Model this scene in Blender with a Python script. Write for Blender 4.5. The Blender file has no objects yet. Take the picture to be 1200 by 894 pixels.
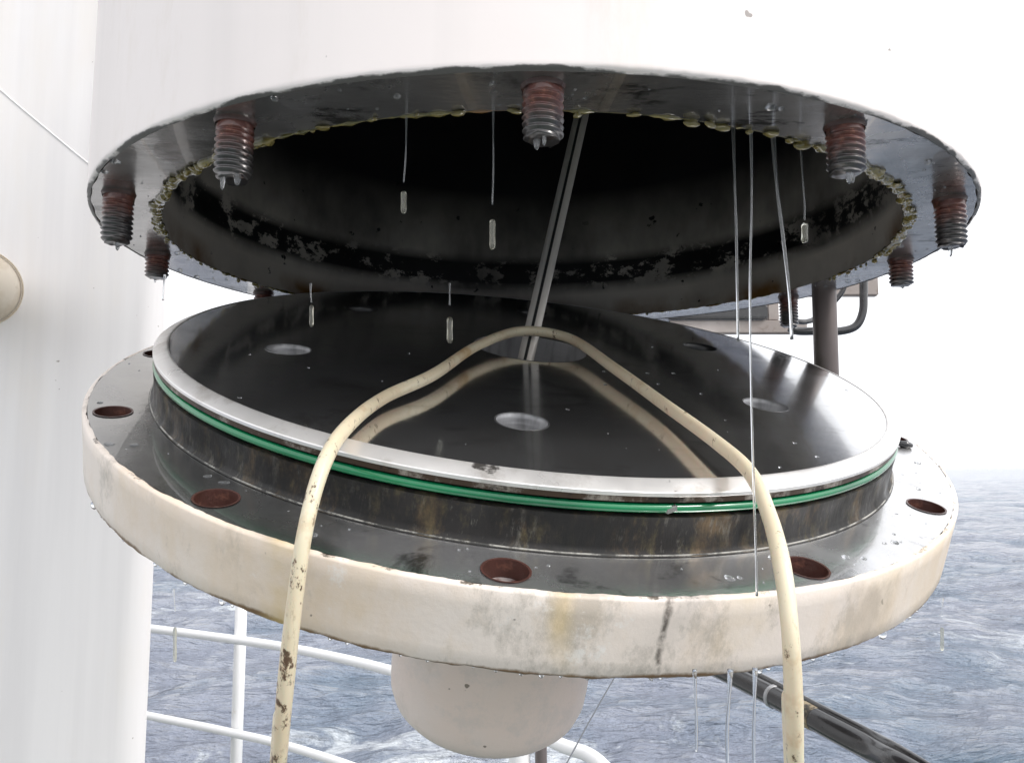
import bpy, bmesh, math, random
import numpy as np
from math import sin, cos, pi, radians
from mathutils import Vector, Matrix, noise
from mathutils.geometry import delaunay_2d_cdt
random.seed(7)
sc = bpy.context.scene

# ---------------------------------------------------------------- camera
CH = 1.66                      # eye height over the deck, metres
M = 0.42                       # flange radius, metres
PITCH = 0.1043
cam = bpy.data.cameras.new('camera'); camo = bpy.data.objects.new('camera', cam)
sc.collection.objects.link(camo); sc.camera = camo
camo.location = (0, 0, CH); camo.rotation_euler = (pi/2 + PITCH, 0, 0)
cam.sensor_width = 36; cam.lens = 36*959.4/1200; cam.clip_start = 0.05; cam.clip_end = 30000

# ---------------------------------------------------------------- sky, sun, exposure
SUN_EL, SUN_AZ = radians(42), radians(118)      # azimuth clockwise from +Y (to the right, a little behind the viewer)
w = bpy.data.worlds.new('World'); sc.world = w; w.use_nodes = True
nt = w.node_tree; nt.nodes.clear()
sky = nt.nodes.new('ShaderNodeTexSky'); sky.sky_type = 'NISHITA'; sky.sun_disc = False
sky.sun_elevation = SUN_EL; sky.sun_rotation = SUN_AZ; sky.dust_density = 5; sky.air_density = 1.0
hs = nt.nodes.new('ShaderNodeHueSaturation'); hs.inputs['Saturation'].default_value = 0.22
mx = nt.nodes.new('ShaderNodeMix'); mx.data_type = 'RGBA'; mx.inputs[0].default_value = 0.72
bg = nt.nodes.new('ShaderNodeBackground'); bg.inputs[1].default_value = 0.112
ow = nt.nodes.new('ShaderNodeOutputWorld')
# overcast layer: soft cloud noise over a flat grey-white
tc = nt.nodes.new('ShaderNodeTexCoord'); cn = nt.nodes.new('ShaderNodeTexNoise'); cn.inputs['Scale'].default_value = 2.5; cn.inputs['Detail'].default_value = 6
cr = nt.nodes.new('ShaderNodeValToRGB'); cr.color_ramp.elements[0].position = .3; cr.color_ramp.elements[0].color = (6.6, 6.75, 7.1, 1)
cr.color_ramp.elements[1].position = .7; cr.color_ramp.elements[1].color = (8.4, 8.4, 8.5, 1)
mp = nt.nodes.new('ShaderNodeMapping'); mp.inputs['Scale'].default_value = (1, 1, 3.5)
L = nt.links.new
L(tc.outputs['Generated'], mp.inputs[0]); L(mp.outputs[0], cn.inputs['Vector']); L(cn.outputs[0], cr.inputs[0])
L(sky.outputs[0], hs.inputs['Color']); L(hs.outputs[0], mx.inputs[6]); L(cr.outputs[0], mx.inputs[7])
L(mx.outputs[2], bg.inputs[0]); L(bg.outputs[0], ow.inputs[0])
sl = bpy.data.lights.new('sun', 'SUN'); so = bpy.data.objects.new('sun', sl); sc.collection.objects.link(so)
sl.energy = 0.9; sl.angle = radians(14); sl.color = (1, .965, .92)
sdir = Vector((sin(SUN_AZ)*cos(SUN_EL), cos(SUN_AZ)*cos(SUN_EL), sin(SUN_EL)))
so.rotation_euler = sdir.to_track_quat('Z', 'Y').to_euler(); so.location = (3, -3, 6)
sc.view_settings.view_transform = 'Standard'; sc.view_settings.look = 'None'
sc.view_settings.exposure = 1.08; sc.view_settings.gamma = 1
sc.cycles.max_bounces = 8; sc.cycles.transmission_bounces = 8

# ---------------------------------------------------------------- geometry helpers
def ray(x, y):
    a, b = (x-600)/959.4, -(y-447)/959.4
    c, s = cos(PITCH), sin(PITCH)
    return Vector((a, c - b*s, s + b*c))
def at(x, y, Y):                       # point seen at (x, y), Y metres in front of the camera
    d = ray(x, y); return Vector((0, 0, CH)) + d*(Y/d.y)
def at_z(x, y, z):                     # point seen at (x, y) at height z over the deck
    d = ray(x, y); return Vector((0, 0, CH)) + d*((z-CH)/d.z)

def link(name, me, parent=None, mat=None):
    o = bpy.data.objects.new(name, me); sc.collection.objects.link(o)
    if parent: o.parent = parent
    if mat and me is not None and not me.materials: me.materials.append(mat)
    return o
def mesh(name, vs, fs, smooth=True):
    me = bpy.data.meshes.new(name); me.from_pydata([tuple(v) for v in vs], [], fs)
    bm = bmesh.new(); bm.from_mesh(me); bmesh.ops.recalc_face_normals(bm, faces=bm.faces); bm.to_mesh(me); bm.free()
    if smooth:
        for p in me.polygons: p.use_smooth = True
    return me
def tag(o, label=None, cat=None, group=None, kind=None):
    if label: o['label'] = label
    if cat: o['category'] = cat
    if group: o['group'] = group
    if kind: o['kind'] = kind
    return o
def empty(name, loc, label, cat, group=None):
    o = link(name, None); o.location = loc; return tag(o, label, cat, group)
def lathe(name, prof, n=160, close=False, sharp=35):
    vs = []; fs = []
    for r, z in prof:
        for i in range(n):
            a = 2*pi*i/n; vs.append((r*cos(a), r*sin(a), z))
    m = len(prof)
    for j in range(m if close else m-1):
        k = (j+1) % m
        for i in range(n):
            i2 = (i+1) % n
            fs.append((j*n+i, j*n+i2, k*n+i2, k*n+i))
    me = mesh(name, vs, fs)
    try: me.set_sharp_from_angle(angle=radians(sharp))
    except Exception: pass
    return me
def tube(name, pts, rad, n=14, samples=8, cap=True, squash=1.0):
    """smooth tube through points; rad is a number or a list per point"""
    P = [Vector(p) for p in pts]
    R = rad if isinstance(rad, (list, tuple)) else [rad]*len(P)
    Q = []; S = []
    for i in range(len(P)-1):
        p0 = P[max(i-1, 0)]; p1 = P[i]; p2 = P[i+1]; p3 = P[min(i+2, len(P)-1)]
        for k in range(samples):
            t = k/samples
            Q.append(.5*((2*p1)+(p2-p0)*t+(2*p0-5*p1+4*p2-p3)*t*t+(3*p1-p0-3*p2+p3)*t**3)); S.append(R[i]*(1-t)+R[i+1]*t)
    Q.append(P[-1]); S.append(R[-1])
    vs = []; fs = []; up = None
    for i, q in enumerate(Q):
        t = (Q[min(i+1, len(Q)-1)] - Q[max(i-1, 0)]).normalized()
        if up is None:
            up = Vector((0, 0, 1)) if abs(t.z) < .9 else Vector((1, 0, 0))
        a = t.cross(up).normalized(); b = a.cross(t).normalized(); up = b
        for k in range(n):
            th = 2*pi*k/n; vs.append(q + (a*cos(th) + b*sin(th)*squash)*S[i])
    for i in range(len(Q)-1):
        for k in range(n):
            k2 = (k+1) % n; fs.append((i*n+k, i*n+k2, (i+1)*n+k2, (i+1)*n+k))
    if cap:
        fs.append(tuple(range(n))); fs.append(tuple(range((len(Q)-1)*n, len(Q)*n)))
    return mesh(name, vs, fs)
def plate(name, outer, holes, z):
    """flat face at height z; outer/holes are lists of 2D loops (outer = list with outer loop [+ inner hole loop])"""
    pts = []; edges = []
    for lp in [outer]+holes:
        b = len(pts); pts += [Vector(p) for p in lp]; edges += [(b+i, b+(i+1) % len(lp)) for i in range(len(lp))]
    v, e, f, *_ = delaunay_2d_cdt(pts, edges, [], 0, 1e-7)
    def inside(p, lp):
        c = False; n = len(lp); j = n-1
        for i in range(n):
            xi, yi = lp[i]; xj, yj = lp[j]
            if (yi > p[1]) != (yj > p[1]) and p[0] < (xj-xi)*(p[1]-yi)/(yj-yi)+xi: c = not c
            j = i
        return c
    fs = []
    for t in f:
        c = ((v[t[0]][0]+v[t[1]][0]+v[t[2]][0])/3, (v[t[0]][1]+v[t[1]][1]+v[t[2]][1])/3)
        if inside(c, outer) and not any(inside(c, h) for h in holes): fs.append(tuple(t))
    return mesh(name, [(p[0], p[1], z) for p in v], fs, smooth=False)
def loop(r, n, cx=0, cy=0, jag=0, seed=0):
    out = []
    for i in range(n):
        a = 2*pi*i/n
        rr = r + (jag*noise.noise(Vector((cos(a)*22, sin(a)*22, seed))) if jag else 0)
        out.append((cx+rr*cos(a), cy+rr*sin(a)))
    return out
def box(name, a, b, bev=.004):
    bm = bmesh.new(); bmesh.ops.create_cube(bm, size=1)
    for v in bm.verts:
        v.co = Vector(((a[i]+b[i])/2 + v.co[i]*(b[i]-a[i]) for i in range(3)))
    if bev: bmesh.ops.bevel(bm, geom=bm.edges[:], offset=bev, segments=2, affect='EDGES')
    me = bpy.data.meshes.new(name); bm.to_mesh(me); bm.free(); return me

# ---------------------------------------------------------------- material helpers
class Mat:
    def __init__(s, name, base=(.5, .5, .5), rough=.5, metal=0, **kw):
        s.m = bpy.data.materials.new(name); s.m.use_nodes = True; s.t = s.m.node_tree
        s.b = s.t.nodes['Principled BSDF']
        s.b.inputs['Base Color'].default_value = (*base, 1); s.b.inputs['Roughness'].default_value = rough
        s.b.inputs['Metallic'].default_value = metal
        for k, v in kw.items(): s.b.inputs[k.replace('_', ' ')].default_value = v
        s.tc = s.t.nodes.new('ShaderNodeTexCoord'); s.col = None
    def n(s, k): return s.t.nodes.new(k)
    def noise(s, scale=5, detail=6, rough=.55, stretch=(1, 1, 1), dist=0, loc=(0, 0, 0)):
        mp = s.n('ShaderNodeMapping'); mp.inputs['Scale'].default_value = stretch; mp.inputs['Location'].default_value = loc
        s.t.links.new(s.tc.outputs['Object'], mp.inputs[0])
        q = s.n('ShaderNodeTexNoise'); q.inputs['Scale'].default_value = scale; q.inputs['Detail'].default_value = detail
        q.inputs['Roughness'].default_value = rough; q.inputs['Distortion'].default_value = dist
        s.t.links.new(mp.outputs[0], q.inputs['Vector']); return q.outputs[0]
    def ramp(s, src, lo, hi, a=0., b=1.):
        q = s.n('ShaderNodeMapRange'); q.inputs[1].default_value = lo; q.inputs[2].default_value = hi
        q.inputs[3].default_value = a; q.inputs[4].default_value = b
        s.t.links.new(src, q.inputs[0]); return q.outputs[0]
    def math(s, op, a, b):
        q = s.n('ShaderNodeMath'); q.operation = op
        for i, x in enumerate((a, b)):
            if isinstance(x, (int, float)): q.inputs[i].default_value = x
            else: s.t.links.new(x, q.inputs[i])
        return q.outputs[0]
    def axis(s, ax):
        q = s.n('ShaderNodeSeparateXYZ'); s.t.links.new(s.tc.outputs['Object'], q.inputs[0]); return q.outputs[ax]
    def radius(s):
        q = s.n('ShaderNodeCombineXYZ'); x, y = s.axis(0), s.axis(1)
        s.t.links.new(x, q.inputs[0]); s.t.links.new(y, q.inputs[1])
        v = s.n('ShaderNodeVectorMath'); v.operation = 'LENGTH'; s.t.links.new(q.outputs[0], v.inputs[0]); return v.outputs['Value']
    def over(s, color, fac):
        q = s.n('ShaderNodeMix'); q.data_type = 'RGBA'
        if s.col is None: q.inputs[6].default_value = s.b.inputs['Base Color'].default_value
        else: s.t.links.new(s.col, q.inputs[6])
        q.inputs[7].default_value = (*color, 1)
        if isinstance(fac, (int, float)): q.inputs[0].default_value = fac
        else: s.t.links.new(fac, q.inputs[0])
        s.col = q.outputs[2]; s.t.links.new(s.col, s.b.inputs['Base Color']); return s
    def set(s, inp, src): s.t.links.new(src, s.b.inputs[inp]); return s
    def bump(s, src, strength=.2, dist=.01):
        q = s.n('ShaderNodeBump'); q.inputs['Strength'].default_value = strength; q.inputs['Distance'].default_value = dist
        s.t.links.new(src, q.inputs['Height'])
        pr = s.b.inputs['Normal']
        if pr.is_linked: s.t.links.new(pr.links[0].from_socket, q.inputs['Normal'])
        s.t.links.new(q.outputs[0], pr); return s

# white paint of the big cylinder
mWhite = Mat('white_paint', (.82, .76, .74), .45)
mWhite.over((.74, .68, .66), mWhite.ramp(mWhite.noise(1.6, 4), .42, .68, 0, .45))
mWhite.over((.62, .54, .46), mWhite.ramp(mWhite.noise(9, 9, .75, (1, 1, .25)), .56, .8, 0, .6))
mWhite.over((.66, .62, .60), mWhite.ramp(mWhite.noise(14, 5, .6, (1, 1, .04), loc=(2, 2, 2)), .5, .75, 0, .5))
mWhite.over((.3, .27, .24), mWhite.ramp(mWhite.noise(24, 9, .85, (1, 1, .6), loc=(5, 5, 5)), .68, .72, 0, .45))
mWhite.over((.12, .1, .09), mWhite.ramp(mWhite.noise(75, 2, .5), .755, .775, 0, .8))
mWhite.over((.1, .095, .09), mWhite.ramp(mWhite.math('ADD', mWhite.axis(2), mWhite.math('MULTIPLY', mWhite.noise(17, 6, .62), .011)), .0072, .0062))
mWhite.bump(mWhite.noise(30, 4), .08, .003); mWhite.bump(mWhite.noise(2.5, 2), .1, .02)
# white paint of bulkhead, roller/brush streaks
mWall = Mat('bulkhead_paint', (.745, .725, .72), .5)
mWall.over((.62, .60, .60), mWall.ramp(mWall.noise(22, 4, .5, (1, 1, .05)), .4, .7, 0, .45))
mWall.over((.72, .66, .58), mWall.ramp(mWall.noise(3, 6, .6, (1, 1, .3), loc=(2, 2, 5)), .5, .7, 0, .5))
mWall.over((.7, .62, .5), mWall.ramp(mWall.noise(5, 7, .7), .64, .8, 0, .4))
mWall.over((.2, .17, .14), mWall.ramp(mWall.noise(48, 2, .4), .775, .79, 0, .7))
mWall.bump(mWall.noise(40, 4, .5, (1, 1, .04)), .25, .002)
# cream paint of the flange edge
mCream = Mat('cream_paint', (.76, .675, .61), .42)
mCream.over((.80, .73, .66), mCream.ramp(mCream.noise(4, 5), .4, .65, 0, .8))
mCream.over((.62, .47, .27), mCream.ramp(mCream.noise(7, 7, .65, (1, 1, .5), loc=(3, 1, 0)), .56, .72, 0, .75))
mCream.over((.40, .36, .31), mCream.ramp(mCream.noise(8, 10, .8, (1, 1, .6), loc=(0, 4, 2)), .53, .62, 0, .75))
mCream.over((.70, .57, .44), mCream.ramp(mCream.noise(3.2, 9, .72, (1, 1, .6), loc=(7, 4, 2)), .47, .6, 0, .65))
mCream.over((.80, .78, .75), mCream.ramp(mCream.noise(15, 9, .8, loc=(1, 4, 9)), .6, .66, 0, .6))
mCream.over((.07, .06, .05), mCream.ramp(mCream.noise(60, 3, .5), .74, .76, 0, .8))
zc = mCream.axis(2)
mCream.over((.2, .12, .06), mCream.ramp(mCream.math('ADD', zc, mCream.math('MULTIPLY', mCream.noise(16, 6, .7), .012)), -.0445, -.0465))
mCream.over((.1, .08, .06), mCream.ramp(mCream.math('ADD', zc, mCream.math('MULTIPLY', mCream.noise(26, 8, .75), .010)), .0056, .0062))
mCream.over((.16, .12, .08), mCream.math('MULTIPLY', mCream.ramp(mCream.noise(7, 3, .5, (1, 1, .02), loc=(5, 1, 0)), .69, .75, 0, .75), mCream.ramp(mCream.noise(30, 5, .7), .35, .6)))
mCream.over((.60, .45, .22), mCream.ramp(mCream.noise(5, 3, .5, (1, 1, .05), loc=(8, 2, 0)), .6, .72, 0, .55))
ax_ = mCream.math('ADD', mCream.axis(0), mCream.math('MULTIPLY', mCream.noise(9, 4, .6), .03)); fr_ = mCream.ramp(mCream.axis(1), -.3, -.32)
def run(cx, wd, col, amt, nz):
    q = mCream.math('ABSOLUTE', mCream.math('SUBTRACT', ax_, cx), 0)
    mCream.over(col, mCream.math('MULTIPLY', mCream.math('MULTIPLY', mCream.ramp(q, wd, wd*.2, 0, amt), fr_), nz))
run(-.118, .018, (.62, .46, .2), .8, mCream.ramp(mCream.noise(20, 4), .3, .55)); run(.166, .024, (.66, .50, .24), .75, mCream.ramp(mCream.noise(12, 4), .3, .6))
run(.1135, .0030, (.07, .055, .045), .9, mCream.ramp(mCream.noise(35, 5, .7), .36, .5)); run(.052, .012, (.7, .52, .25), .6, mCream.ramp(mCream.noise(14, 4), .35, .6))
run(-.3, .05, (.60, .46, .27), .6, mCream.ramp(mCream.noise(14, 5), .35, .6)); run(.26, .035, (.52, .44, .36), .7, mCream.ramp(mCream.noise(20, 5), .42, .55))
mCream.bump(mCream.noise(24, 8, .7), .3, .003)
mBoss = Mat('boss_paint', (.74, .62, .55), .5)
mBoss.over((.60, .54, .50), mBoss.ramp(mBoss.noise(30, 8, .75), .5, .62, 0, .5))
mBoss.over((.74, .68, .65), mBoss.ramp(mBoss.noise(6, 5), .4, .65, 0, .8))
mBoss.over((.45, .38, .3), mBoss.ramp(mBoss.noise(16, 8, .7), .58, .75, 0, .5))
mBoss.over((.1, .08, .05), mBoss.ramp(mBoss.noise(70, 2, .5), .73, .75, 0, .8)); mBoss.bump(mBoss.noise(26, 8, .7), .35, .003)
# wet bare steel
def wet_steel(name, base, rough, lo, amp, stain=(.05, .045, .03), dirt=.6, metal=.75):
    m = Mat(name, base, rough, metal)
    m.over(stain, m.ramp(m.noise(5, 8, .6, dist=.8), .45, .7, 0, dirt))
    m.over((.02, .018, .015), m.ramp(m.noise(22, 6, .65, loc=(2, 5, 1)), .6, .72, 0, .7))
    m.set('Roughness', m.ramp(m.noise(8, 6, .6, dist=.5), .35, .7, lo, lo+amp))
    m.bump(m.noise(9, 3, .5), .12, .004); m.bump(m.noise(70, 4, .5), .06, .0012)
    m.b.inputs['Coat Weight'].default_value = .6; m.b.inputs['Coat Roughness'].default_value = .03
    return m
mRing = wet_steel('wet_ring_steel', (.40, .385, .38), .2, .12, .26, (.10, .095, .08), .85, .8)
mRing.over((.02, .02, .018), mRing.ramp(mRing.noise(12, 9, .75, (1, 2.4, 1), loc=(1, 8, 4)), .56, .62, 0, .85)); mRing.bump(mRing.noise(16, 5, .6, (1, 3, 1)), .3, .003)
mFlangeTop = wet_steel('wet_flange_steel', (.74, .74, .75), .2, .12, .24, (.40, .38, .34), .6, .9)
mFlangeTop.over((.04, .038, .034), mFlangeTop.ramp(mFlangeTop.noise(9, 9, .72, dist=1.0, loc=(3, 8, 4)), .58, .66, 0, .8)); mFlangeTop.bump(mFlangeTop.noise(22, 5, .6), .2, .002)
qx = mFlangeTop.axis(0); refl_mask = mFlangeTop.noise(3.2, 5, .55, dist=.7, loc=(1.2, 3, 0))
mFlangeTop.over((.24, .24, .235), mFlangeTop.ramp(mFlangeTop.math('ADD', refl_mask, mFlangeTop.math('MULTIPLY', qx, -.9)), .50, .58, 0, .9))  # dark reflection of the ring above painted into the colour, stronger to the left
mLid = Mat('wet_black_lid', (.76, .76, .77), .12, .95)
mLid.over((.52, .50, .46), mLid.ramp(mLid.noise(4, 7, .6, dist=.6), .5, .75, 0, .7))
mLid.set('Roughness', mLid.ramp(mLid.noise(6, 7, .65, dist=.6), .35, .68, .08, .20))
mLid.bump(mLid.noise(7, 2, .4), .05, .004); mLid.bump(mLid.noise(60, 4, .5, (1, 3, 1)), .035, .001)
mLid.b.inputs['Coat Weight'].default_value = .6; mLid.b.inputs['Coat Roughness'].default_value = .06
mLid.over((.30, .29, .27), mLid.ramp(mLid.noise(11, 8, .7, dist=.8, loc=(6, 2, 0)), .54, .68, 0, .7))
mLid.over((.5, .49, .47), mLid.ramp(mLid.noise(26, 9, .8, loc=(2, 9, 0)), .66, .72, 0, .5))
mLip = Mat('bright_machined_lip', (.80, .78, .76), .3, .6)
mLip.over((.35, .3, .25), mLip.ramp(mLip.noise(14, 7, .7), .52, .7, 0, .7))
mLip.over((.04, .035, .03), mLip.ramp(mLip.noise(22, 5, .7, (1, 1, 2), loc=(1, 1, 7)), .64, .69, 0, .9))
mLip.set('Roughness', mLip.ramp(mLip.noise(20, 5), .3, .7, .22, .5)); mLip.bump(mLip.noise(50, 4), .15, .001)
# plug side: oily, mottled black and brown, vertical streaks
mPlug = Mat('grimy_plug_side', (.022, .020, .019), .3, .35)
mPlug.over((.20, .13, .06), mPlug.ramp(mPlug.noise(26, 7, .7, (1, 1, .35)), .52, .68, 0, .75))
mPlug.over((.20, .19, .165), mPlug.ramp(mPlug.noise(110, 5, .75, (1, 1, .25), loc=(4, 0, 1)), .55, .66, 0, .6))
mPlug.over((.16, .13, .06), mPlug.ramp(mPlug.noise(60, 9, .8, (1, 1, .4), loc=(9, 9, 1)), .52, .66, 0, .45))
mPlug.over((.012, .012, .012), mPlug.ramp(mPlug.noise(14, 7, .7, loc=(0, 9, 1)), .44, .58, 0, .9))
mPlug.bump(mPlug.noise(120, 5, .7, (1, 1, .3)), .4, .0015); mPlug.set('Roughness', mPlug.ramp(mPlug.noise(30, 4), .3, .7, .3, .75))
mBead = Mat('dirty_sealant', (.34, .33, .30), .5); mBead.over((.03, .03, .028), mBead.ramp(mBead.noise(45, 7, .75), .46, .56, 0, .95)); mBead.bump(mBead.noise(90, 4), .5, .002)
mLand = Mat('brown_stained_land', (.06, .038, .025), .4, .4); mLand.over((.35, .32, .28), mLand.ramp(mLand.noise(22, 8, .75), .5, .6, 0, .9)); mLand.over((.015, .012, .01), mLand.ramp(mLand.noise(30, 6, .7, loc=(3, 1, 1)), .55, .62, 0, .9)); mLand.bump(mLand.noise(90, 4), .4, .001)
mGreen = Mat('green_rubber', (.004, .20, .075), .22); mGreen.over((.002, .06, .025), mGreen.ramp(mGreen.noise(9, 5), .5, .7, 0, .7))
mGreen.b.inputs['Coat Weight'].default_value = .5
mBore = Mat('wet_black_bore', (.016, .015, .017), .35, .2)
zb = mBore.axis(2)
band = mBore.ramp(zb, .20, .09); nb = mBore.noise(20, 9, .75, (1, 1, 1.6))
mBore.over((.52, .48, .42), mBore.math('MULTIPLY', band, mBore.ramp(mBore.noise(6, 5, .6, (1, 1, .6)), .3, .6)))
mBore.over((.60, .55, .48), mBore.math('MULTIPLY', mBore.ramp(zb, .045, .035), mBore.ramp(mBore.noise(9, 6), .25, .6, .25, 1)))
mBore.over((.22, .11, .03), mBore.math('MULTIPLY', mBore.ramp(zb, .03, .01), mBore.ramp(mBore.noise(7, 6), .5, .65)))
gr = mBore.math('MULTIPLY', mBore.ramp(zb, .044, .056), mBore.ramp(zb, .100, .084))
mBore.over((.006, .006, .006), mBore.math('MULTIPLY', gr, mBore.ramp(nb, .45, .48)))
mBore.over((.006, .006, .006), mBore.ramp(mBore.noise(45, 4, .6, loc=(7, 2, 2)), .68, .7))
mBore.set('Roughness', mBore.ramp(mBore.noise(8, 5), .3, .7, .25, .5)); mBore.bump(nb, .25, .003)
mRust = Mat('rust', (.065, .023, .017), .5)
mRust.over((.05, .02, .015), mRust.ramp(mRust.noise(60, 6, .7), .5, .65, 0, .9)); mRust.over((.18, .075, .05), mRust.ramp(mRust.noise(90, 6, .7, loc=(2, 2, 2)), .58, .7, 0, .7))
mRust.bump(mRust.noise(140, 5, .7), .5, .0015); mRust.b.inputs['Coat Weight'].default_value = .35; mRust.b.inputs['Coat Roughness'].default_value = .12
mStud = Mat('threaded_stud_steel', (.11, .105, .105), .3, .6)
zs = mStud.axis(2)
sf = mStud.ramp(mStud.math('ADD', zs, mStud.math('MULTIPLY', mStud.noise(60, 5, .7), .022)), -.014, -.002)
mStud.over((.13, .042, .032), sf); mStud.over((.34, .15, .10), mStud.math('MULTIPLY', sf, mStud.ramp(mStud.noise(160, 5, .7), .5, .65, 0, .8)))
mStud.over((.03, .015, .012), mStud.ramp(mStud.noise(70, 6, .7, loc=(1, 3, 2)), .52, .66, 0, .85))
inv = mStud.math('SUBTRACT', .75, mStud.math('MULTIPLY', sf, .75)); mStud.set('Metallic', inv)
mStud.b.inputs['Coat Weight'].default_value = .35; mStud.b.inputs['Coat Roughness'].default_value = .08
mHoleSteel = Mat('machined_hole_wall', (.42, .42, .43), .4, .4); mHoleSteel.bump(mHoleSteel.noise(30, 4, .5, (1, 1, 14)), .3, .001)
mHoleSteel.over((.08, .08, .08), mHoleSteel.ramp(mHoleSteel.noise(40, 4, .6, (1, 1, .2)), .5, .7, 0, .7))
mHoleDark = Mat('dark_hole_wall', (.05, .05, .05), .3, .5); mHoleDark.bump(mHoleDark.noise(60, 4), .3, .001)  # darker wall colour for the rear holes
mHolePlug = Mat('wet_hole_bottom', (.34, .30, .29), .3, .2); mHolePlug.over((.12, .04, .03), mHolePlug.ramp(mHolePlug.noise(60, 6, .7), .48, .62)); mHolePlug.bump(mHolePlug.noise(90, 4), .4, .002)
mDark = Mat('dark_recess', (.02, .02, .02), .6)
mGrease = Mat('yellow_grease', (.42, .33, .09), .22, Coat_Weight=.8, Transmission_Weight=.35)
mGrease.over((.10, .10, .03), mGrease.ramp(mGrease.noise(60, 5), .4, .65)); mGrease.over((.3, .12, .04), mGrease.ramp(mGrease.noise(20, 3, loc=(3, 3, 3)), .55, .7, 0, .8))
mRod = Mat('brushed_rod', (.74, .70, .64), .42, .25); mRod.bump(mRod.noise(60, 4, .6, (1, 1, .05)), .3, .001)
mRod.over((.13, .10, .08), mRod.ramp(mRod.noise(20, 5, .6, (1, 1, .3)), .5, .7, 0, .7))
mHose = Mat('cream_rubber_hose', (.64, .54, .38), .5, Coat_Weight=.25, Subsurface_Weight=.1)
mHose.over((.70, .64, .48), mHose.ramp(mHose.noise(9, 5), .4, .65, 0, .8))
mHose.over((.07, .035, .015), mHose.ramp(mHose.math('ADD', mHose.noise(70, 7, .8, (1, 1, .55), loc=(0, 1.5, 0)), mHose.math('MULTIPLY', mHose.ramp(mHose.axis(0), -.11, -.13), .06)), .60, .64, 0, .95))
mHose.over((.22, .15, .08), mHose.ramp(mHose.noise(110, 6, .8, (1, 1, .3), loc=(9, 1.5, 0)), .6, .7, 0, .5))
mHose.over((.40, .24, .08), mHose.ramp(mHose.noise(14, 6, .7, loc=(4, 1.5, 0)), .55, .7, 0, .7))
mHose.bump(mHose.noise(60, 5, .6), .12, .001)
mHoseG = mHose
mWater = Mat('water_strand', (.93, .95, .97), .05, Transmission_Weight=.93, IOR=1.33, Specular_IOR_Level=.8)
mDrip = Mat('oily_water_drop', (.84, .83, .72), .15, Transmission_Weight=.93, IOR=1.35)
mRail = Mat('rail_paint', (.80, .80, .80), .4); mRail.over((.55, .45, .35), mRail.ramp(mRail.noise(12, 7, .7), .62, .75, 0, .6)); mRail.bump(mRail.noise(60, 4), .1, .001)
mTaupe = Mat('weathered_taupe_paint', (.30, .26, .24), .5); mTaupe.over((.44, .40, .38), mTaupe.ramp(mTaupe.noise(8, 6), .4, .65)); mTaupe.over((.16, .12, .1), mTaupe.ramp(mTaupe.noise(22, 7, .7), .58, .7, 0, .7))
mPipe = Mat('bare_galvanised_pipe', (.15, .128, .125), .42, .35); mPipe.over((.14, .11, .10), mPipe.ramp(mPipe.noise(14, 6, .6, (1, 1, .3)), .45, .7, 0, .8)); mPipe.bump(mPipe.noise(80, 4), .15, .001)
mBlack = Mat('black_rubber', (.018, .018, .02), .22, Coat_Weight=.4); mBlack.over((.06, .06, .06), mBlack.ramp(mBlack.noise(30, 6, .7), .55, .7)); mBlack.bump(mBlack.noise(60, 4), .15, .001)
mTape = Mat('frayed_tan_wrap', (.32, .26, .17), .7); mTape.over((.05, .045, .04), mTape.ramp(mTape.noise(60, 6, .7), .5, .6)); mTape.bump(mTape.noise(150, 5), .5, .002)
mRope = Mat('dark_line', (.16, .17, .19), .6); mRope.bump(mRope.noise(300, 2), .3, .001)
mDeck = Mat('deck_paint', (.10, .13, .12), .6); mDeck.over((.2, .1, .06), mDeck.ramp(mDeck.noise(3, 7, .7), .58, .72, 0, .7)); mDeck.bump(mDeck.noise(120, 4), .3, .002)
mHull = Mat('hull_paint', (.6, .6, .6), .5); mHull.over((.3, .15, .08), mHull.ramp(mHull.noise(2, 7, .7, (1, 1, .3)), .6, .75)); mHull.bump(mHull.noise(20, 4), .1, .003)
mKnob = Mat('cream_cap', (.66, .58, .47), .5); mKnob.over((.5, .4, .28), mKnob.ramp(mKnob.noise(12, 6), .5, .7)); mKnob.over((.3, .2, .1), mKnob.ramp(mKnob.noise(30, 7, .7), .64, .7, 0, .7)); mKnob.bump(mKnob.noise(25, 4), .2, .003)
# sea
mSea = Mat('sea_water', (.23, .255, .32), .2, IOR=1.33)
big = mSea.noise(.05, 4, .5, (1, 1.6, 1)); fo = mSea.noise(.32, 10, .72, (1, 1.5, 1), dist=.6)
foam = mSea.ramp(mSea.math('ADD', fo, mSea.math('ADD', mSea.math('MULTIPLY', mSea.math('SUBTRACT', big, .5), .9), mSea.math('MULTIPLY', mSea.ramp(mSea.axis(1), 30, 18), mSea.ramp(mSea.axis(0), 4, 0, 0, .075)))), .60, .74, 0, .75)
mSea.over((.14, .20, .27), mSea.ramp(mSea.noise(.12, 5, .6), .45, .7)); foam = mSea.math('MULTIPLY', foam, mSea.ramp(mSea.axis(1), 150, 35, .08, 1)); mSea.over((.75, .79, .82), foam)
mSea.set('Roughness', mSea.ramp(foam, 0, 1, .06, .7))
mSea.bump(mSea.noise(2.1, 9, .68, (1, 2.2, 1)), .9, .24); mSea.bump(mSea.noise(.35, 6, .6, (1, 2.4, 1)), 1.0, 1.1); mSea.bump(mSea.noise(.09, 5, .6, (1, 2.4, 1)), .8, 4); mSea.bump(mSea.noise(8, 5, .6, (1, 1.6, 1)), .5, .03)

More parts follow.
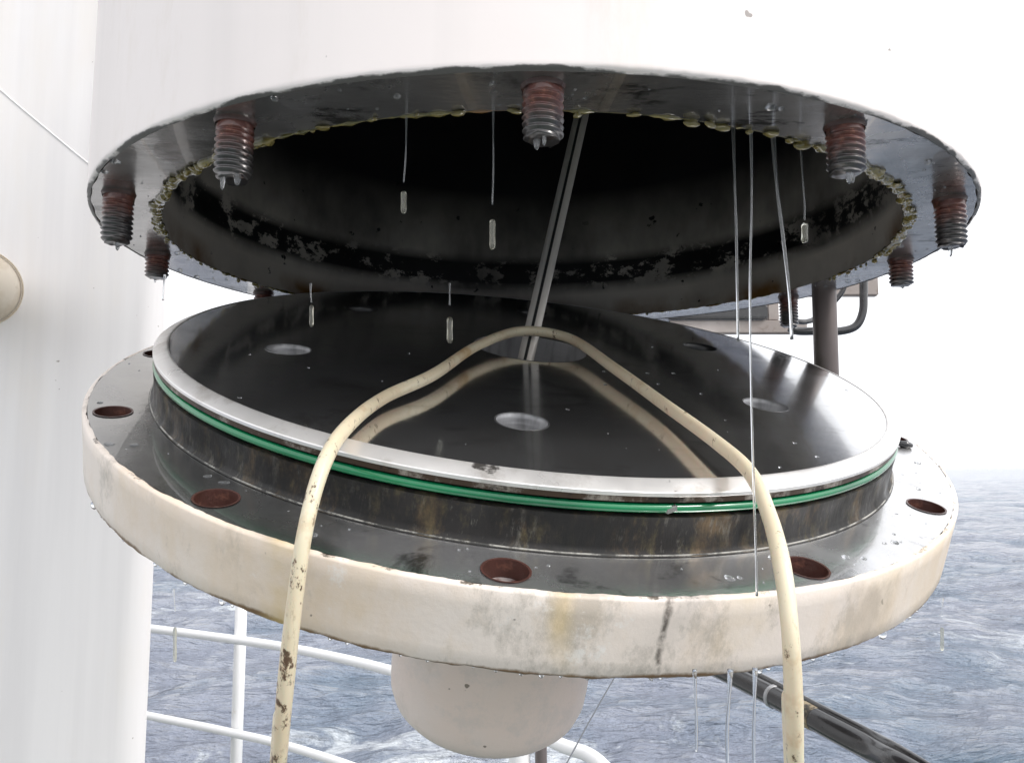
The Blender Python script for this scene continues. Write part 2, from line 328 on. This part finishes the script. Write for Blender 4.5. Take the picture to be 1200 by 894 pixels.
# ---------------------------------------------------------------- setting: sea, hull, deck
SEA = -6.0
nr, na = 420, 520
rr = 12*np.exp(np.linspace(0, math.log(9000/12), nr))
aa = np.radians(np.linspace(-62, 62, na))
RR, AA = np.meshgrid(rr, aa, indexing='ij')
X = RR*np.sin(AA); Y = RR*np.cos(AA); Z = np.zeros_like(X)
rng = np.random.default_rng(5)
for k in range(46):
    wl = 1.3*1.13**(k*.55) ; th = rng.normal(2.0, .6); ph = rng.uniform(0, 6.28)
    amp = .0095*wl*(1 if wl < 7 else .6)
    kx, ky = np.cos(th)*2*pi/wl, np.sin(th)*2*pi/wl
    spacing = RR*(math.log(9000/12)/nr)
    fade = np.clip(1.4 - spacing*2.2/wl, 0, 1)
    s_ = np.sin(kx*X+ky*Y+ph)
    Z += amp*(1-2*np.abs(s_)**.8*.5 - .5)*fade if k % 2 else amp*s_*fade
vs = np.stack([X, Y, Z+SEA], -1).reshape(-1, 3)
idx = np.arange(nr*na).reshape(nr, na)
q = np.stack([idx[:-1, :-1], idx[:-1, 1:], idx[1:, 1:], idx[1:, :-1]], -1).reshape(-1, 4)
me = bpy.data.meshes.new('sea')
me.vertices.add(len(vs)); me.vertices.foreach_set('co', vs.ravel()); me.loops.add(q.size); me.loops.foreach_set('vertex_index', q.ravel().astype(np.int32))
me.polygons.add(len(q)); me.polygons.foreach_set('loop_start', np.arange(0, q.size, 4, dtype=np.int32)); me.polygons.foreach_set('loop_total', np.full(len(q), 4, dtype=np.int32))
me.polygons.foreach_set('use_smooth', np.ones(len(q), dtype=bool)); me.update(calc_edges=True)
tag(link('sea', me, mat=mSea.m), kind='structure')
o = link('sea', mesh('sea_around', [(-9000, -9000, SEA-.9), (9000, -9000, SEA-.9), (9000, 12000, SEA-.9), (-9000, 12000, SEA-.9)], [(0, 1, 2, 3)]), mat=mSea.m); tag(o, kind='structure')

Rt = lambda x, y, h: at_z(x, y, h)
railtop = [Rt(175, 736, 1.0), Rt(267, 748, 1.0), Rt(350, 761, 1.0), Rt(460, 786, 1.0), Rt(560, 822, 1.0), Rt(650, 869, 1.0), Rt(702, 893, 1.0), Rt(780, 990, 1.0)]
edge = [(-4.2, 3.9), (-2.4, 3.75)] + [(p.x*1.02, p.y+.04) for p in railtop] + [(.75, .75), (1.6, .1), (4, -1.2), (4, -5), (-4.2, -5)]
vs = [(x, y, 0) for x, y in edge] + [(x, y, SEA-1.5) for x, y in edge]; n = len(edge)
me = mesh('deck', vs[:n], [tuple(range(n))], False); tag(link('deck', me, mat=mDeck.m), kind='structure')
me = mesh('hull', [(x, y, z-.004) for x, y, z in vs], [(i, (i+1) % n, n+(i+1) % n, n+i) for i in range(n)], False); tag(link('hull', me, mat=mHull.m), kind='structure')

# ---------------------------------------------------------------- bulkhead on the left
bw = empty('bulkhead', at_z(172, 760, 0) if False else (-.85, 1.9, 0), 'white painted steel bulkhead with vertical brush streaks filling the left side', 'wall')
c = at(173, 600, 1.9); x1 = c.x
prof = [(x1*2.35/1.9*1.02, 2.35), (x1*1.96/1.9*1.004, 1.96)] + [(x1-.05+.05*cos(a), 1.95-.05*sin(a)) for a in np.linspace(.1, pi/2, 7)] + [(-1.35, 1.86), (-2.6, 1.62), (-2.6, 2.35)]
vs = [(x+.85, y-1.9, z) for z in (0.004, 3.6) for x, y in prof]; n = len(prof)
me = mesh('wall_panel', vs, [(i, (i+1) % n, n+(i+1) % n, n+i) for i in range(n)] + [tuple(range(n)), tuple(range(n, 2*n))], True)
me.set_sharp_from_angle(angle=radians(30)); link('wall_panel', me, bw, mWall.m)
Pb = lambda x, y, d=0: at(x, y, 1.872-d) - Vector((-.85, 1.9, 0))
pts = [Pb(-60, 48, -.0), Pb(0, 105, -.005), Pb(48, 146, -.008), Pb(105, 193, -.01), Pb(150, 228, -.012)]
def wall_y(px):                                    # y of the wall face where the ray through px meets it
    a = (px-600)/959.4/cos(PITCH)
    (xa, ya), (xb, yb) = (x1-.05, 1.9), (-1.35, 1.86)
    t = (ya*a - xa)/((xb-xa) - (yb-ya)*a); return ya + (yb-ya)*t
pts = []
for px, py in ((-60, 48), (0, 105), (48, 146), (105, 193), (150, 228)):
    yy = 1.88
    for _ in range(12):
        p = at(px, py, yy); yy = 1.9 + (p.x-(x1-.05))*(1.86-1.9)/(-1.35-(x1-.05))
    pts.append(at(px, py, yy) - Vector((-.85, 1.9, 0)))
link('weld_seam', tube('weld_seam', pts, .0022, 8), bw, mWall.m)
# rounded cream cap standing out of the bulkhead
cp = at(-26, 337, 1.62)
kn = empty('vent_cap', cp, 'rounded cream cap sticking out of the white bulkhead at the left edge', 'cap')
link('dome', lathe('dome', [(.0005, .05), (.02, .049), (.04, .043), (.058, .031), (.07, .014), (.077, -.01), (.079, -.04), (.078, -.07), (.072, -.078)], 48), kn, mKnob.m)
link('crease', lathe('crease', [(.0765, .0), (.079, .003), (.0805, -.002), (.079, -.006)], 48), kn, mKnob.m)
link('stub', lathe('stub', [(.052, -.075), (.052, -.3)], 32), kn, mKnob.m)
kn.rotation_euler = (Vector((0, 0, CH))-cp).to_track_quat('Z', 'Y').to_euler()

# ---------------------------------------------------------------- upper cylinder
K = 1.04*M                                        # everything on the cylinder is K times its unit size
U = Vector((.0433, 2.0372, .5297))*K + Vector((0, 0, CH))
up = empty('pressure_cylinder', U, 'huge white painted steel cylinder with open dark bore hanging above the lid', 'cylinder')
def frame(nx, ny, nz=1):                           # rotation whose z axis is (nx, ny, nz) and whose x axis stays to the right
    n_ = Vector((nx, ny, nz)).normalized(); u_ = Vector((1, 0, 0)); u_ = (u_ - n_*u_.dot(n_)).normalized()
    return Matrix((u_, n_.cross(u_), n_)).transposed().to_euler()
up.rotation_euler = frame(.0073, -.0039)
RO, RI = K, .866*K
# outer wall with slightly uneven lower edge
n = 720; vs = []; prof = [(.992, 0.0), (.9985, .003), (1.0, .008), (1.0, .012), (1.0, .04), (1.0, .2), (1.0, .6), (1.0, 1.4), (1.0, 3.4)]
for j, (r, z) in enumerate(prof):
    for i in range(n):
        a = 2*pi*i/n; jg = noise.noise(Vector((cos(a)*16, sin(a)*16, 3)))*.004 + noise.noise(Vector((cos(a)*50, sin(a)*50, 1)))*.003
        vs.append((RO*(r + (jg*.5 if j < 2 else 0))*cos(a), RO*(r + (jg*.5 if j < 2 else 0))*sin(a), RO*(z + (jg if j in (1, 2) else 0))))
fs = [(j*n+i, j*n+(i+1) % n, (j+1)*n+(i+1) % n, (j+1)*n+i) for j in range(len(prof)-1) for i in range(n)]
link('outer_wall', mesh('outer_wall', vs, fs), up, mWhite.m)
stud_pos = [(.944*K*cos(radians(a)), .944*K*sin(radians(a))) for a in range(0, 360, 30)]
link('ring_face', plate('ring_face', loop(.9905*K, 360, jag=.004*K), [loop(RI, 360)], .0006), up, mRing.m)
link('bore', lathe('bore', [(RI, .0006), (RI+.001, .006), (RI, .05), (RI-.001, .30*K), (RI-.001, .31*K), (RI-.001, 1.55*K), (.001, 1.6*K)], 240), up, mBore.m)
# studs with cut thread
def stud_mesh(name, length, seed):
    r0 = .0296*K; pitch = .0098*K; n = 28; m = 90; vs = []; rs = random.Random(seed); tw = rs.random()*6
    for j in range(m+1):
        z = -length*j/m
        for i in range(n):
            a = 2*pi*i/n; ph = (z/pitch + a/(2*pi)) % 1; wob = 1 + .035*noise.noise(Vector((cos(a)*2.5, sin(a)*2.5, z*260+seed*3)))
            tri = abs(ph-.5)*2
            r = r0*(1 - .17*tri) * wob * (1 if j < m-8 else 1-.05*(j-(m-8))/2.)
            if j < 18: r = r0*(.97 + .07*noise.noise(Vector((cos(a)*2, sin(a)*2, z*150+seed))))
            zz = z
            if j > m-6: zz += length*.05*noise.noise(Vector((cos(a)*2, sin(a)*2, seed)))
            vs.append((r*cos(a+tw), r*sin(a+tw), zz))
    fs = [(j*n+i, j*n+(i+1) % n, (j+1)*n+(i+1) % n, (j+1)*n+i) for j in range(m) for i in range(n)]
    fs.append(tuple(range(m*n, (m+1)*n)))
    return mesh(name, vs, fs)
lens = {0: .068, 30: .095, 60: .06, 90: .06, 120: .06, 150: .034, 180: .062, 210: .10, 240: .094, 270: .080, 300: .078, 330: .096}
ldrop = lathe('drop', [(.0001, -.012), (.003, -.010), (.0042, -.006), (.0045, -.002), (.004, .0)], 14); ldrop.materials.append(mWater.m)
for k, a in enumerate((0, 30, 150, 180, 210, 240, 270, 300, 330)):
    s = link('stud', stud_mesh('stud', lens[a]*K, k+1), up, mStud.m)
    s.location = (*stud_pos[a//30], .001)
    # flared rusty root collar
    c = link('root_collar', lathe('root_collar', [(.0325*K, .0), (.0318*K, -.002*K), (.0304*K, -.0045*K), (.0298*K, -.008*K)], 28), s, mRust.m)
    for q in range(2 if a in (240, 270, 300) else 1):
        g = link('water_drop', ldrop, s); g.location = (random.uniform(-.006, .006), random.uniform(-.008, .0), -lens[a]*K+.0015); q_ = random.uniform(.28, .55); g.scale = (q_, q_, random.uniform(.5, 1.0))
# lumps of grease round the inner edge
def blob(name, seed):
    bm = bmesh.new(); bmesh.ops.create_icosphere(bm, subdivisions=3, radius=1)
    for v in bm.verts: v.co *= 1 + .5*noise.noise(v.co*.9+Vector((seed*7.3, .4, .2))) + .18*noise.noise(v.co*2.7+Vector((seed*3.1, 2.4, .2)))
    me = bpy.data.meshes.new(name); bm.to_mesh(me); bm.free()
    for p in me.polygons: p.use_smooth = True
    me.materials.append(mGrease.m); return me
blobs = [blob('grease_blob', i) for i in range(6)]
bl = []
for a0, a1, nb_, sz in ((192, 238, 50, .0060), (238, 290, 12, .0046), (284, 304, 10, .0056), (304, 356, 46, .0058), (354, 376, 9, .004), (150, 196, 14, .0045), (60, 150, 16, .0035)):
    for i in range(nb_):
        bl.append((a0+(a1-a0)*(i+random.uniform(.1, .9))/nb_, sz*random.uniform(.35, .85)))
for i, (a, sz) in enumerate(bl):
    g = link('grease_blob', random.choice(blobs), up); t = radians(a); r = RI + random.uniform(-.001, .006)
    g.location = (r*cos(t), r*sin(t), -sz*.25); g.scale = (sz*random.uniform(.8, 1.5), sz*random.uniform(.6, .9), sz*random.uniform(.35, .8)); g.rotation_euler = (0, 0, t+pi/2+random.uniform(-.5, .5))

n = 600; m_ = 8; vs = []
for i in range(n):
    a = 2*pi*i/n; p_ = Vector((cos(a)*9, sin(a)*9, 2)); q_ = max(.0001, .0022*(noise.noise(p_)+.25) + .0022*noise.noise(p_*4.3) + .0012*noise.noise(p_*11))
    if 192 < math.degrees(a) < 240 or 302 < math.degrees(a) < 358: q_ += .0022
    for k in range(m_):
        b_ = 2*pi*k/m_; r = RI + .001 + q_*1.3*cos(b_); vs.append((r*cos(a), r*sin(a), .0004 + q_*.9*sin(b_)))
fs = [(i*m_+k, i*m_+(k+1) % m_, ((i+1) % n)*m_+(k+1) % m_, ((i+1) % n)*m_+k) for i in range(n) for k in range(m_)]
link('grease_bead', mesh('grease_bead', vs, fs), up, mGrease.m)

# ---------------------------------------------------------------- lid (flange, plug, lip, seal, boss)
LC = Vector((.0295, 2.0849, .1807))*M + Vector((0, 0, CH))
nv = Vector((.1159, -.3771, 1)).normalized()
uv = Vector((1, 0, -.1159)); uv -= nv*uv.dot(nv); uv.normalize(); vv = nv.cross(uv)
ML = Matrix((uv, vv, nv)).transposed()
lid = empty('end_cap_lid', LC, 'thick round steel lid with black wet top, green seal and cream flange edge tilting open', 'lid')
lid.rotation_euler = ML.to_euler()
def on_lid(x, y, h):                               # world point seen at (x, y) lying h metres over the flange face
    d = ray(x, y); t = ((LC + nv*h - Vector((0, 0, CH))).dot(nv))/d.dot(nv); return Vector((0, 0, CH)) + d*t
RF = M; RP = .8675*M; HT = .117*M
bolt = [(.944*M*cos(radians(a)), .944*M*sin(radians(a))) for a in range(0, 360, 30)]
T_ = .128*M
n = 720; prof = [(.990, -.0008), (.9965, .0), (1.0, -.004), (1.0, -.03), (1.0, -.1), (1.0, -.1245), (.9975, -.1278), (.992, -.1279)]; vs = []
for j, (r, z) in enumerate(prof):
    for i in range(n):
        a = 2*pi*i/n; jg = noise.noise(Vector((cos(a)*18, sin(a)*18, 8)))*.003 + noise.noise(Vector((cos(a)*60, sin(a)*60, 1)))*.0025
        vs.append((RF*(r + (jg if j == 0 else 0))*cos(a), RF*(r + (jg if j == 0 else 0))*sin(a), M*z + (.0004 if j == 0 else 0) + (M*jg*.8 if j > 4 else 0)))
fs = [(j*n+i, j*n+(i+1) % n, (j+1)*n+(i+1) % n, (j+1)*n+i) for j in range(len(prof)-1) for i in range(n)]
link('flange_edge', mesh('flange_edge', vs, fs), lid, mCream.m)
hl = [loop(.034*M, 40, x, y) for x, y in bolt]
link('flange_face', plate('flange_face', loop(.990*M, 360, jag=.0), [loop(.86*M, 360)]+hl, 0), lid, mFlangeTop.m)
link('flange_underside', plate('flange_underside', loop(.993*M, 360), hl, -T_+.0012), lid, mCream.m)
for x, y in bolt:
    h = link('bolt_hole', lathe('bolt_hole', [(.0375*M, .0007), (.034*M, .0006), (.0325*M, -.006), (.0315*M, -.02), (.0315*M, -T_+.001)], 40), lid, mRust.m); h.location = (x, y, 0)
    p = link('hole_plug', lathe('hole_plug', [(.0314*M, -.0115), (.02*M, -.0125), (.0005, -.013)], 32), h, mHolePlug.m)
link('plug_side', lathe('plug_side', [(.876*M, .0004), (.8695*M, .003), (RP, .006), (RP-.0006, .02), (RP, .064*M), (.853*M, .067*M), (.853*M, .088*M), (.8662*M, .0898*M), (.8655*M, .0985*M)], 360), lid, mPlug.m)
link('rusty_groove_land', lathe('rusty_groove_land', [(.8655*M, .0892*M), (.8668*M, .0896*M), (.8668*M, .0982*M), (.8655*M, .0986*M)], 360), lid, mLand.m)
link('gasket_bead', lathe('gasket_bead', [(.8750*M, .0006), (.8742*M, .0014), (.8722*M, .0018), (.869*M, .0014)], 360), lid, mBead.m)
ring = [(.8605*M+.0034*cos(a), .0775*M+.0032*sin(a)) for a in np.linspace(0, 2*pi, 14, endpoint=False)]
link('seal_ring', lathe('seal_ring', ring, 360, True, 180), lid, mGreen.m)
jp = on_lid(791, 600, .078*M) - LC; ja = math.atan2(jp.dot(vv), jp.dot(uv))
sj = link('seal_joint', box('seal_joint', (-.003, -.0045, -.0022), (.0008, .0040, .0024), .0008), lid, mRing.m); sj.location = (.8668*M*cos(ja), .8668*M*sin(ja), .0775*M); sj.rotation_euler = (.3, 0, ja)
link('lip', lathe('lip', [(.8635*M, .0985*M), (.8672*M, .0988*M), (.8680*M, .1000*M), (.8680*M, .1050*M), (.8668*M, .1066*M), (.8445*M, .1172*M), (.8400*M, .1182*M), (.8375*M, .1178*M), (.8365*M, .1165*M)], 360, sharp=14), lid, mLip.m)
hs_ = [(.592*cos(radians(a))*M, .592*sin(radians(a))*M) for a in (-90, -26.5, -154, 33.5, 147, 90)]
hc = (0.003*M, .045*M)
link('lid_top', plate('lid_top', loop(.837*M, 360), [loop(.048*M, 48, x, y) for x, y in hs_]+[loop(.143*M, 96, *hc)], HT), lid, mLid.m)
for x, y in hs_:
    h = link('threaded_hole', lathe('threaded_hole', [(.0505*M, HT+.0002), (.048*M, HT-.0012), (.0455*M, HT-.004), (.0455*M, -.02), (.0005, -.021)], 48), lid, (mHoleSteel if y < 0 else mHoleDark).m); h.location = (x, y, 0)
h = link('centre_socket', lathe('centre_socket', [(.145*M, HT+.0003), (.143*M, HT), (.142*M, HT-.002), (.142*M, -.05), (.0005, -.051)], 96), lid, mHoleSteel.m); h.location = (*hc, 0)
# boss underneath
bp = [(.232, .004), (.230, -.02), (.229, -.25), (.228, -.44), (.226, -.475), (.217, -.502), (.202, -.520), (.18, -.528), (.10, -.532), (.05, -.534), (.001, -.534)]
h = link('boss', lathe('boss', [(r*M, z*M) for r, z in bp], 96, sharp=60), lid, mBoss.m); h.location = (-.006*M, -.34*M, -T_)

# ---------------------------------------------------------------- rod through the centre
r0 = at(609, 452, 2.13*M); r1 = at(685, 120, 2.42*M)
d = (r1-r0).normalized(); r2 = r1 + d*.16
rod = empty('guide_rod', r0, 'grey metal rod slanting from the bore down into the centre of the lid', 'rod')
L_ = (r2-r0).length
rb = link('shaft', lathe('shaft', [(.0005, 0), (.0088, .0), (.0092, .002), (.0092, L_)], 28), rod, mRod.m)
rb2 = link('groove_strip', box('groove_strip', (-.0016, -.0098, .01), (.0016, -.0088, L_-.01), 0), rod, mDark.m)
rod.rotation_euler = frame(*d)

# ---------------------------------------------------------------- cream hose looped over the lid
hr = .0055
H0 = HT+hr
hp = [Vector((-.22, .62, .012)), Vector((-.20, .60, .45)), at(318, 1010, 1.30*M), at(327, 894, 1.22*M), at(335, 800, 1.17*M), at(346, 700, 1.14*M), at(360, 610, 1.14*M), at(381, 540, 1.19*M)]
hp += [on_lid(408, 499, H0+.004), on_lid(450, 466, H0+.004), on_lid(508, 439, H0+.006), on_lid(560, 405, H0+.008), on_lid(612, 388, H0+.010), on_lid(668, 397, H0+.009),
       on_lid(722, 433, H0+.007), on_lid(780, 475, H0+.006), on_lid(838, 517, H0+.009), on_lid(878, 553, H0+.008)]
hp += [at(900, 600, 1.17*M), at(916, 660, 1.08*M), at(926, 740, 1.04*M), at(930, 820, 1.05*M), at(932, 894, 1.08*M), at(934, 1010, 1.15*M), Vector((.20, .56, .45)), Vector((.23, .60, .012))]
tag(link('hose', tube('hose', hp, [hr*random.uniform(.94, 1.06) for _ in hp], 20, 12, squash=.86), mat=mHose.m), 'cream rubber hose with brown stains looped over the black lid and hanging down both sides', 'hose')

# ---------------------------------------------------------------- running water: one strand each
def strand(label, pts, r, tip=None, mat=mWater, Yd=None):
    """pts: (x, y, depth); tip: (x, y0, y1, depth, radius) a long falling drop"""
    P = [at(x, y, d) for x, y, d in pts]; nP = len(P)
    me_ = tube('strand', P, [r*(1.6 if i == 0 else (.8 if i % 2 else 1.0)) for i in range(nP)], 8, 6)
    if tip is None:
        return tag(link('water_trickle', me_, mat=mat.m), label, 'water trickle', 'trickles of water running off the steel')
    b = P[0]; e = empty('water_trickle', b, label, 'water trickle', 'trickles of water running off the steel')
    for v in me_.vertices: v.co -= b
    link('strand', me_, e, mat.m)
    x, y0, y1, dd, rr_ = tip
    a, c = at(x, y0, dd)-b, at(x, y1, dd)-b
    link('falling_drop', tube('falling_drop', [a, a.lerp(c, .12), a.lerp(c, .5), a.lerp(c, .85), c], [rr_*.55, rr_*.8, rr_*.72, rr_*.82, rr_*.5], 12, 4), e, mDrip.m)
    return e
f0 = .52                                             # depth of the near bore edge, metres
strand('short thin trickle from bore edge nearest the left stud, ending in a drop', [(476, 130, f0), (476, 160, f0), (475, 190, f0), (473, 214, f0)], .0006, (473, 225, 250, f0, .0024))
strand('thin trickle just left of the front stud with a long drop below it', [(578, 126, f0-.01), (578, 160, f0-.01), (578, 205, f0-.01), (577, 240, f0-.01)], .0006, (577, 258, 292, f0-.01, .0024))
strand('long straight trickle, leftmost of the strands right of the rod', [(859, 146, .56), (861, 210, .56), (863, 280, .56), (864, 345, .56), (865, 400, .56)], .0010)
strand('longest trickle running from bore edge down across lid and green seal', [(880, 152, .54), (881, 230, .53), (879, 330, .525), (880, 440, .51), (883, 560, .49), (886, 650, .47), (887, 698, .46)], .0008)
strand('curving trickle bending right as it falls past the bore edge', [(906, 158, .565), (910, 215, .565), (918, 280, .565), (925, 345, .565), (928, 398, .565)], .0013)
strand('short trickle near the right stud with a pale drop at its end', [(938, 166, .57), (940, 200, .57), (943, 240, .57), (943, 258, .57)], .0007, (943, 262, 284, .57, .0030))
strand('short drop on thread hanging over the lid left of the hose', [(364, 332, .66), (364, 345, .66), (365, 355, .66)], .0006, (365, 358, 383, .66, .0022))
strand('faint drop falling in front of the bore band above the hose', [(527, 332, .66), (527, 345, .66), (527, 358, .66)], .0006, (527, 372, 402, .66, .0030))
fd = .50
strand('drip falling from flange bottom edge left of the hose end', [(814, 784, fd), (815, 820, fd), (816, 850, fd), (816, 880, fd)], .0009)
strand('middle drip of the three falling from the flange edge beside the hose', [(856, 784, fd), (854, 820, fd), (852, 860, fd), (853, 920, fd)], .0012)
strand('drip falling from the flange edge right beside the hanging hose', [(885, 782, fd), (884, 820, fd), (883, 860, fd), (884, 920, fd)], .0011)
strand('thin drip off the stud at far left of the ring', [(193, 322, .8), (192, 335, .8), (191, 352, .8)], .0009)
strand('pair of drops falling past the top railing at left', [(203, 690, .62), (204, 704, .62), (205, 716, .62)], .0007, (205, 735, 775, .62, .0017))
strand('falling drop right of the flange over open sea', [(1104, 700, .62), (1104, 712, .62), (1104, 722, .62)], .0007, (1104, 735, 762, .62, .0016))
# hanging drops along the lower rim of the flange
vs = []; fs = []
tmpl = bmesh.new(); bmesh.ops.create_icosphere(tmpl, subdivisions=2, radius=1)
tv = [v.co.copy() for v in tmpl.verts]; tf = [tuple(v.index for v in f.verts) for f in tmpl.faces]; tmpl.free()
for k in range(70):
    a = radians(random.uniform(182, 358)); big_ = random.random() < .12
    if k == 0: a = radians(219); big_ = True
    s_ = random.uniform(.0022, .0030) if big_ else random.uniform(.0008, .0017)
    p = LC + uv*(RF*.996*cos(a)) + vv*(RF*.996*sin(a)) - nv*(T_-.0012) - Vector((0, 0, s_*.45)); b = len(vs)
    for v in tv: vs.append(p + Vector((v.x*s_, v.y*s_, v.z*s_*(1.5 if v.z < 0 else 1.0))))
    fs += [tuple(b+i for i in f) for f in tf]
tag(link('water_drops', mesh('water_drops', vs, fs), mat=mWater.m), 'row of small water drops clinging under the cream flange edge', 'water drops', kind='stuff')
def beads(name, label, cnt, place, rng_, flat, nrm):
    vs = []; fs = []; rd = random.Random(cnt)
    for k in range(cnt):
        p, a_, b_ = place(rd); s_ = rng_[0] + (rng_[1]-rng_[0])*rd.random()**3; e_ = rd.uniform(.7, 1.3); ph = rd.uniform(0, 6); b = len(vs)
        for v in tv:
            q = (a_*cos(ph)+b_*sin(ph))*(v.x*s_*e_*(1+.2*sin(3*v.y+ph))) + (b_*cos(ph)-a_*sin(ph))*(v.y*s_/e_) + nrm*(v.z*s_*flat); vs.append(p+q)
        fs.extend(tuple(b+i for i in f) for f in tf)
    tag(link(name, mesh(name, vs, fs), mat=mWater.m), label, 'water drops', kind='stuff')
def on_flange(rd):
    while True:
        a = rd.uniform(0, 2*pi); r = rd.uniform(.89, .98)*M
        if all(math.hypot(r*cos(a)-x, r*sin(a)-y) > .043*M for x, y in bolt): break
    return LC + uv*r*cos(a) + vv*r*sin(a) + nv*.0002, uv, vv
def on_top(rd):
    while True:
        x, y = rd.uniform(-.82, .82)*M, rd.uniform(-.82, .82)*M
        if math.hypot(x, y) < .82*M and math.hypot(x-hc[0], y-hc[1]) > .16*M and all(math.hypot(x-h_[0], y-h_[1]) > .06*M for h_ in hs_): return LC + uv*x + vv*y + nv*(HT+.0002), uv, vv
nU = up.rotation_euler.to_matrix() @ Vector((0, 0, 1))
def on_ring(rd):
    a = rd.uniform(0, 2*pi); r = rd.uniform(.885, .985)*K; return U + Vector((r*cos(a), r*sin(a), 0)) - nU*(nU.dot(Vector((r*cos(a), r*sin(a), 0)))) + nU*.0004, Vector((1, 0, 0)), Vector((0, 1, 0))
beads('water_beads', 'water beads scattered over the wet flange face of the lid', 110, on_flange, (.0006, .0034), .35, nv)
beads('water_beads', 'small water beads scattered over the black lid top', 70, on_top, (.0004, .0018), .25, nv)
beads('water_beads', 'water drops clinging to the underside of the upper ring', 110, on_ring, (.0006, .0034), .7, nU)
# ---------------------------------------------------------------- railing beyond
rl = empty('railing', (railtop[1].x, railtop[1].y, 0), 'white pipe railing of the deck in front of the sea, below the lid', 'railing')
o0 = Vector((railtop[1].x, railtop[1].y, 0))
ext = [railtop[0] + (railtop[0]-railtop[1])*3.0, railtop[0] + (railtop[0]-railtop[1])*1.2]
base = ext + railtop
for h, r, dy in ((1.0, .0165, 0), (.655, .0155, 0), (.455, .0115, 0)):
    link('rail', tube('rail', [Vector((p.x, p.y, h))-o0 for p in base], r, 14, 8), rl, mRail.m)
pp = at_z(277, 749, 1.0)
for p, h, r in ((pp, 1.62, .0225), (Vector((.33, 1.42, 0)), 1.02, .022), (ext[1], 1.02, .022)):
    q = Vector((p.x, p.y, 0)) - o0
    if p is pp: q += Vector((0, -.035, 0))*0 + Vector((0, .045, 0))
    link('post', tube('post', [q, q+Vector((0, 0, h))], r, 16, 1), rl, mRail.m)

# ---------------------------------------------------------------- gantry behind the lid
G = 1.75
gx = at(609, 890, G).x
gt = empty('gantry', (gx, G, 0), 'taupe painted steel gantry with bracket standing behind the lid at right', 'gantry')
g0 = Vector((gx, G, 0))
def gbox(name, xa, ya, xb, yb, d0, d1, mat, parent=gt, bev=.003):
    a = at(xa, yb, G) - g0; b = at(xb, ya, G) - g0
    return link(name, box(name, (a.x, d0, a.z), (b.x, d1, b.z), bev), parent, mat.m)
gbox('upper_beam', 600, 310, 1036, 343, .03, .05, mTaupe)
gbox('lower_beam', 785, 374, 948, 390, .01, .03, mTaupe)
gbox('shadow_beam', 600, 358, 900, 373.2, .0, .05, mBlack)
gbox('web_plate', 903, 346.5, 916, 374, .02, .06, mTaupe); gbox('web_plate', 818, 346.5, 826, 358, .02, .06, mTaupe)
zt = (at(609, 300, G)-g0).z
link('column', tube('column', [(0, .06, 0.003), (0, .06, zt)], .023, 20, 1), gt, mRail.m)
xg = (at(635, 890, G)-g0).x
link('drain_pipe', tube('drain_pipe', [(xg, .05, 0.003), (xg, .05, zt)], .0125, 16, 1), gt, mPipe.m)
link('guide_pin', lathe('guide_pin', [(.0150, 0), (.0150, -.114), (.014, -.117), (.0005, -.1172)], 32), up, mPipe.m).location = (.950*K*cos(radians(21.7)), .950*K*sin(radians(21.7)), .001)
tag(link('bent_pipe', tube('bent_pipe', [at(1012, 318, 1.68), at(1012, 345, 1.68), at(1011, 366, 1.68), at(1003, 382, 1.68), at(985, 388, 1.68), at(960, 388, 1.68), at(935, 388, 1.68), at(925, 384, 1.68)], .0085, 14, 6), mat=mBlack.m), 'thin black pipe bent in a U behind the grey guide pin', 'pipe')
tag(link('black_cable', tube('black_cable', [at(930, 376, 1.62), at(945, 377, 1.64), at(960, 370, 1.66), at(985, 345, 1.66), at(992, 325, 1.66)], .0055, 10, 6), mat=mBlack.m), 'short black cable running up behind the grey guide pin under the ring', 'cable')
cb = at(860, 796, 1.15)
ca = empty('black_hose', cb, 'thick glossy black hose with a frayed tan patch coming out under the flange', 'hose')
cpts = [Vector((.30, 1.72, 1.62)), Vector((.26, 1.64, 1.40)), at(780, 755, 1.35), at(840, 782, 1.22), at(900, 812, 1.12), at(960, 845, 1.03), at(1020, 877, .96), at(1065, 903, .90), at(1160, 965, .83), at(1290, 1060, .75), at(1380, 1250, .68), Vector((.62, .60, .5)), Vector((.62, .60, .015))]
link('tube', tube('tube', [p-cb for p in cpts], .0140, 20, 10), ca, mBlack.m)
link('tube', tube('tube', [p-cb+Vector((.004, .012, .013)) for p in cpts], .0055, 16, 10), ca, mBlack.m)
a_, b_ = at(926, 826.5, 1.082)-cb, at(956, 843, 1.035)-cb
link('frayed_wrap', tube('frayed_wrap', [a_, a_.lerp(b_, .3), a_.lerp(b_, .7), b_], [.0143, .0156, .0152, .0143], 20, 4), ca, mTape.m)
a_, b_ = at(905, 815, 1.113)-cb, at(909, 817, 1.107)-cb
link('clamp_band', tube('clamp_band', [a_, b_], .0152, 20, 2), ca, mHoleSteel.m)
tag(link('guy_line', tube('guy_line', [at(730, 775, 1.9), at(718, 797, 1.88), at(690, 846, 1.84), at(664, 894, 1.8), at(600, 1010, 1.7)], .0016, 8, 4), mat=mRope.m), 'thin dark line slanting down from the flange to the railing', 'rope')
p = on_lid(1061, 521, .003)
tag(link('shackle_pin', tube('shackle_pin', [p+Vector((-.008, 0, .002)), p, p+Vector((.007, 0, -.001))], [.002, .0045, .002], 10, 4), mat=mBlack.m), 'tiny dark pin beside the right rim of the lid', 'pin')
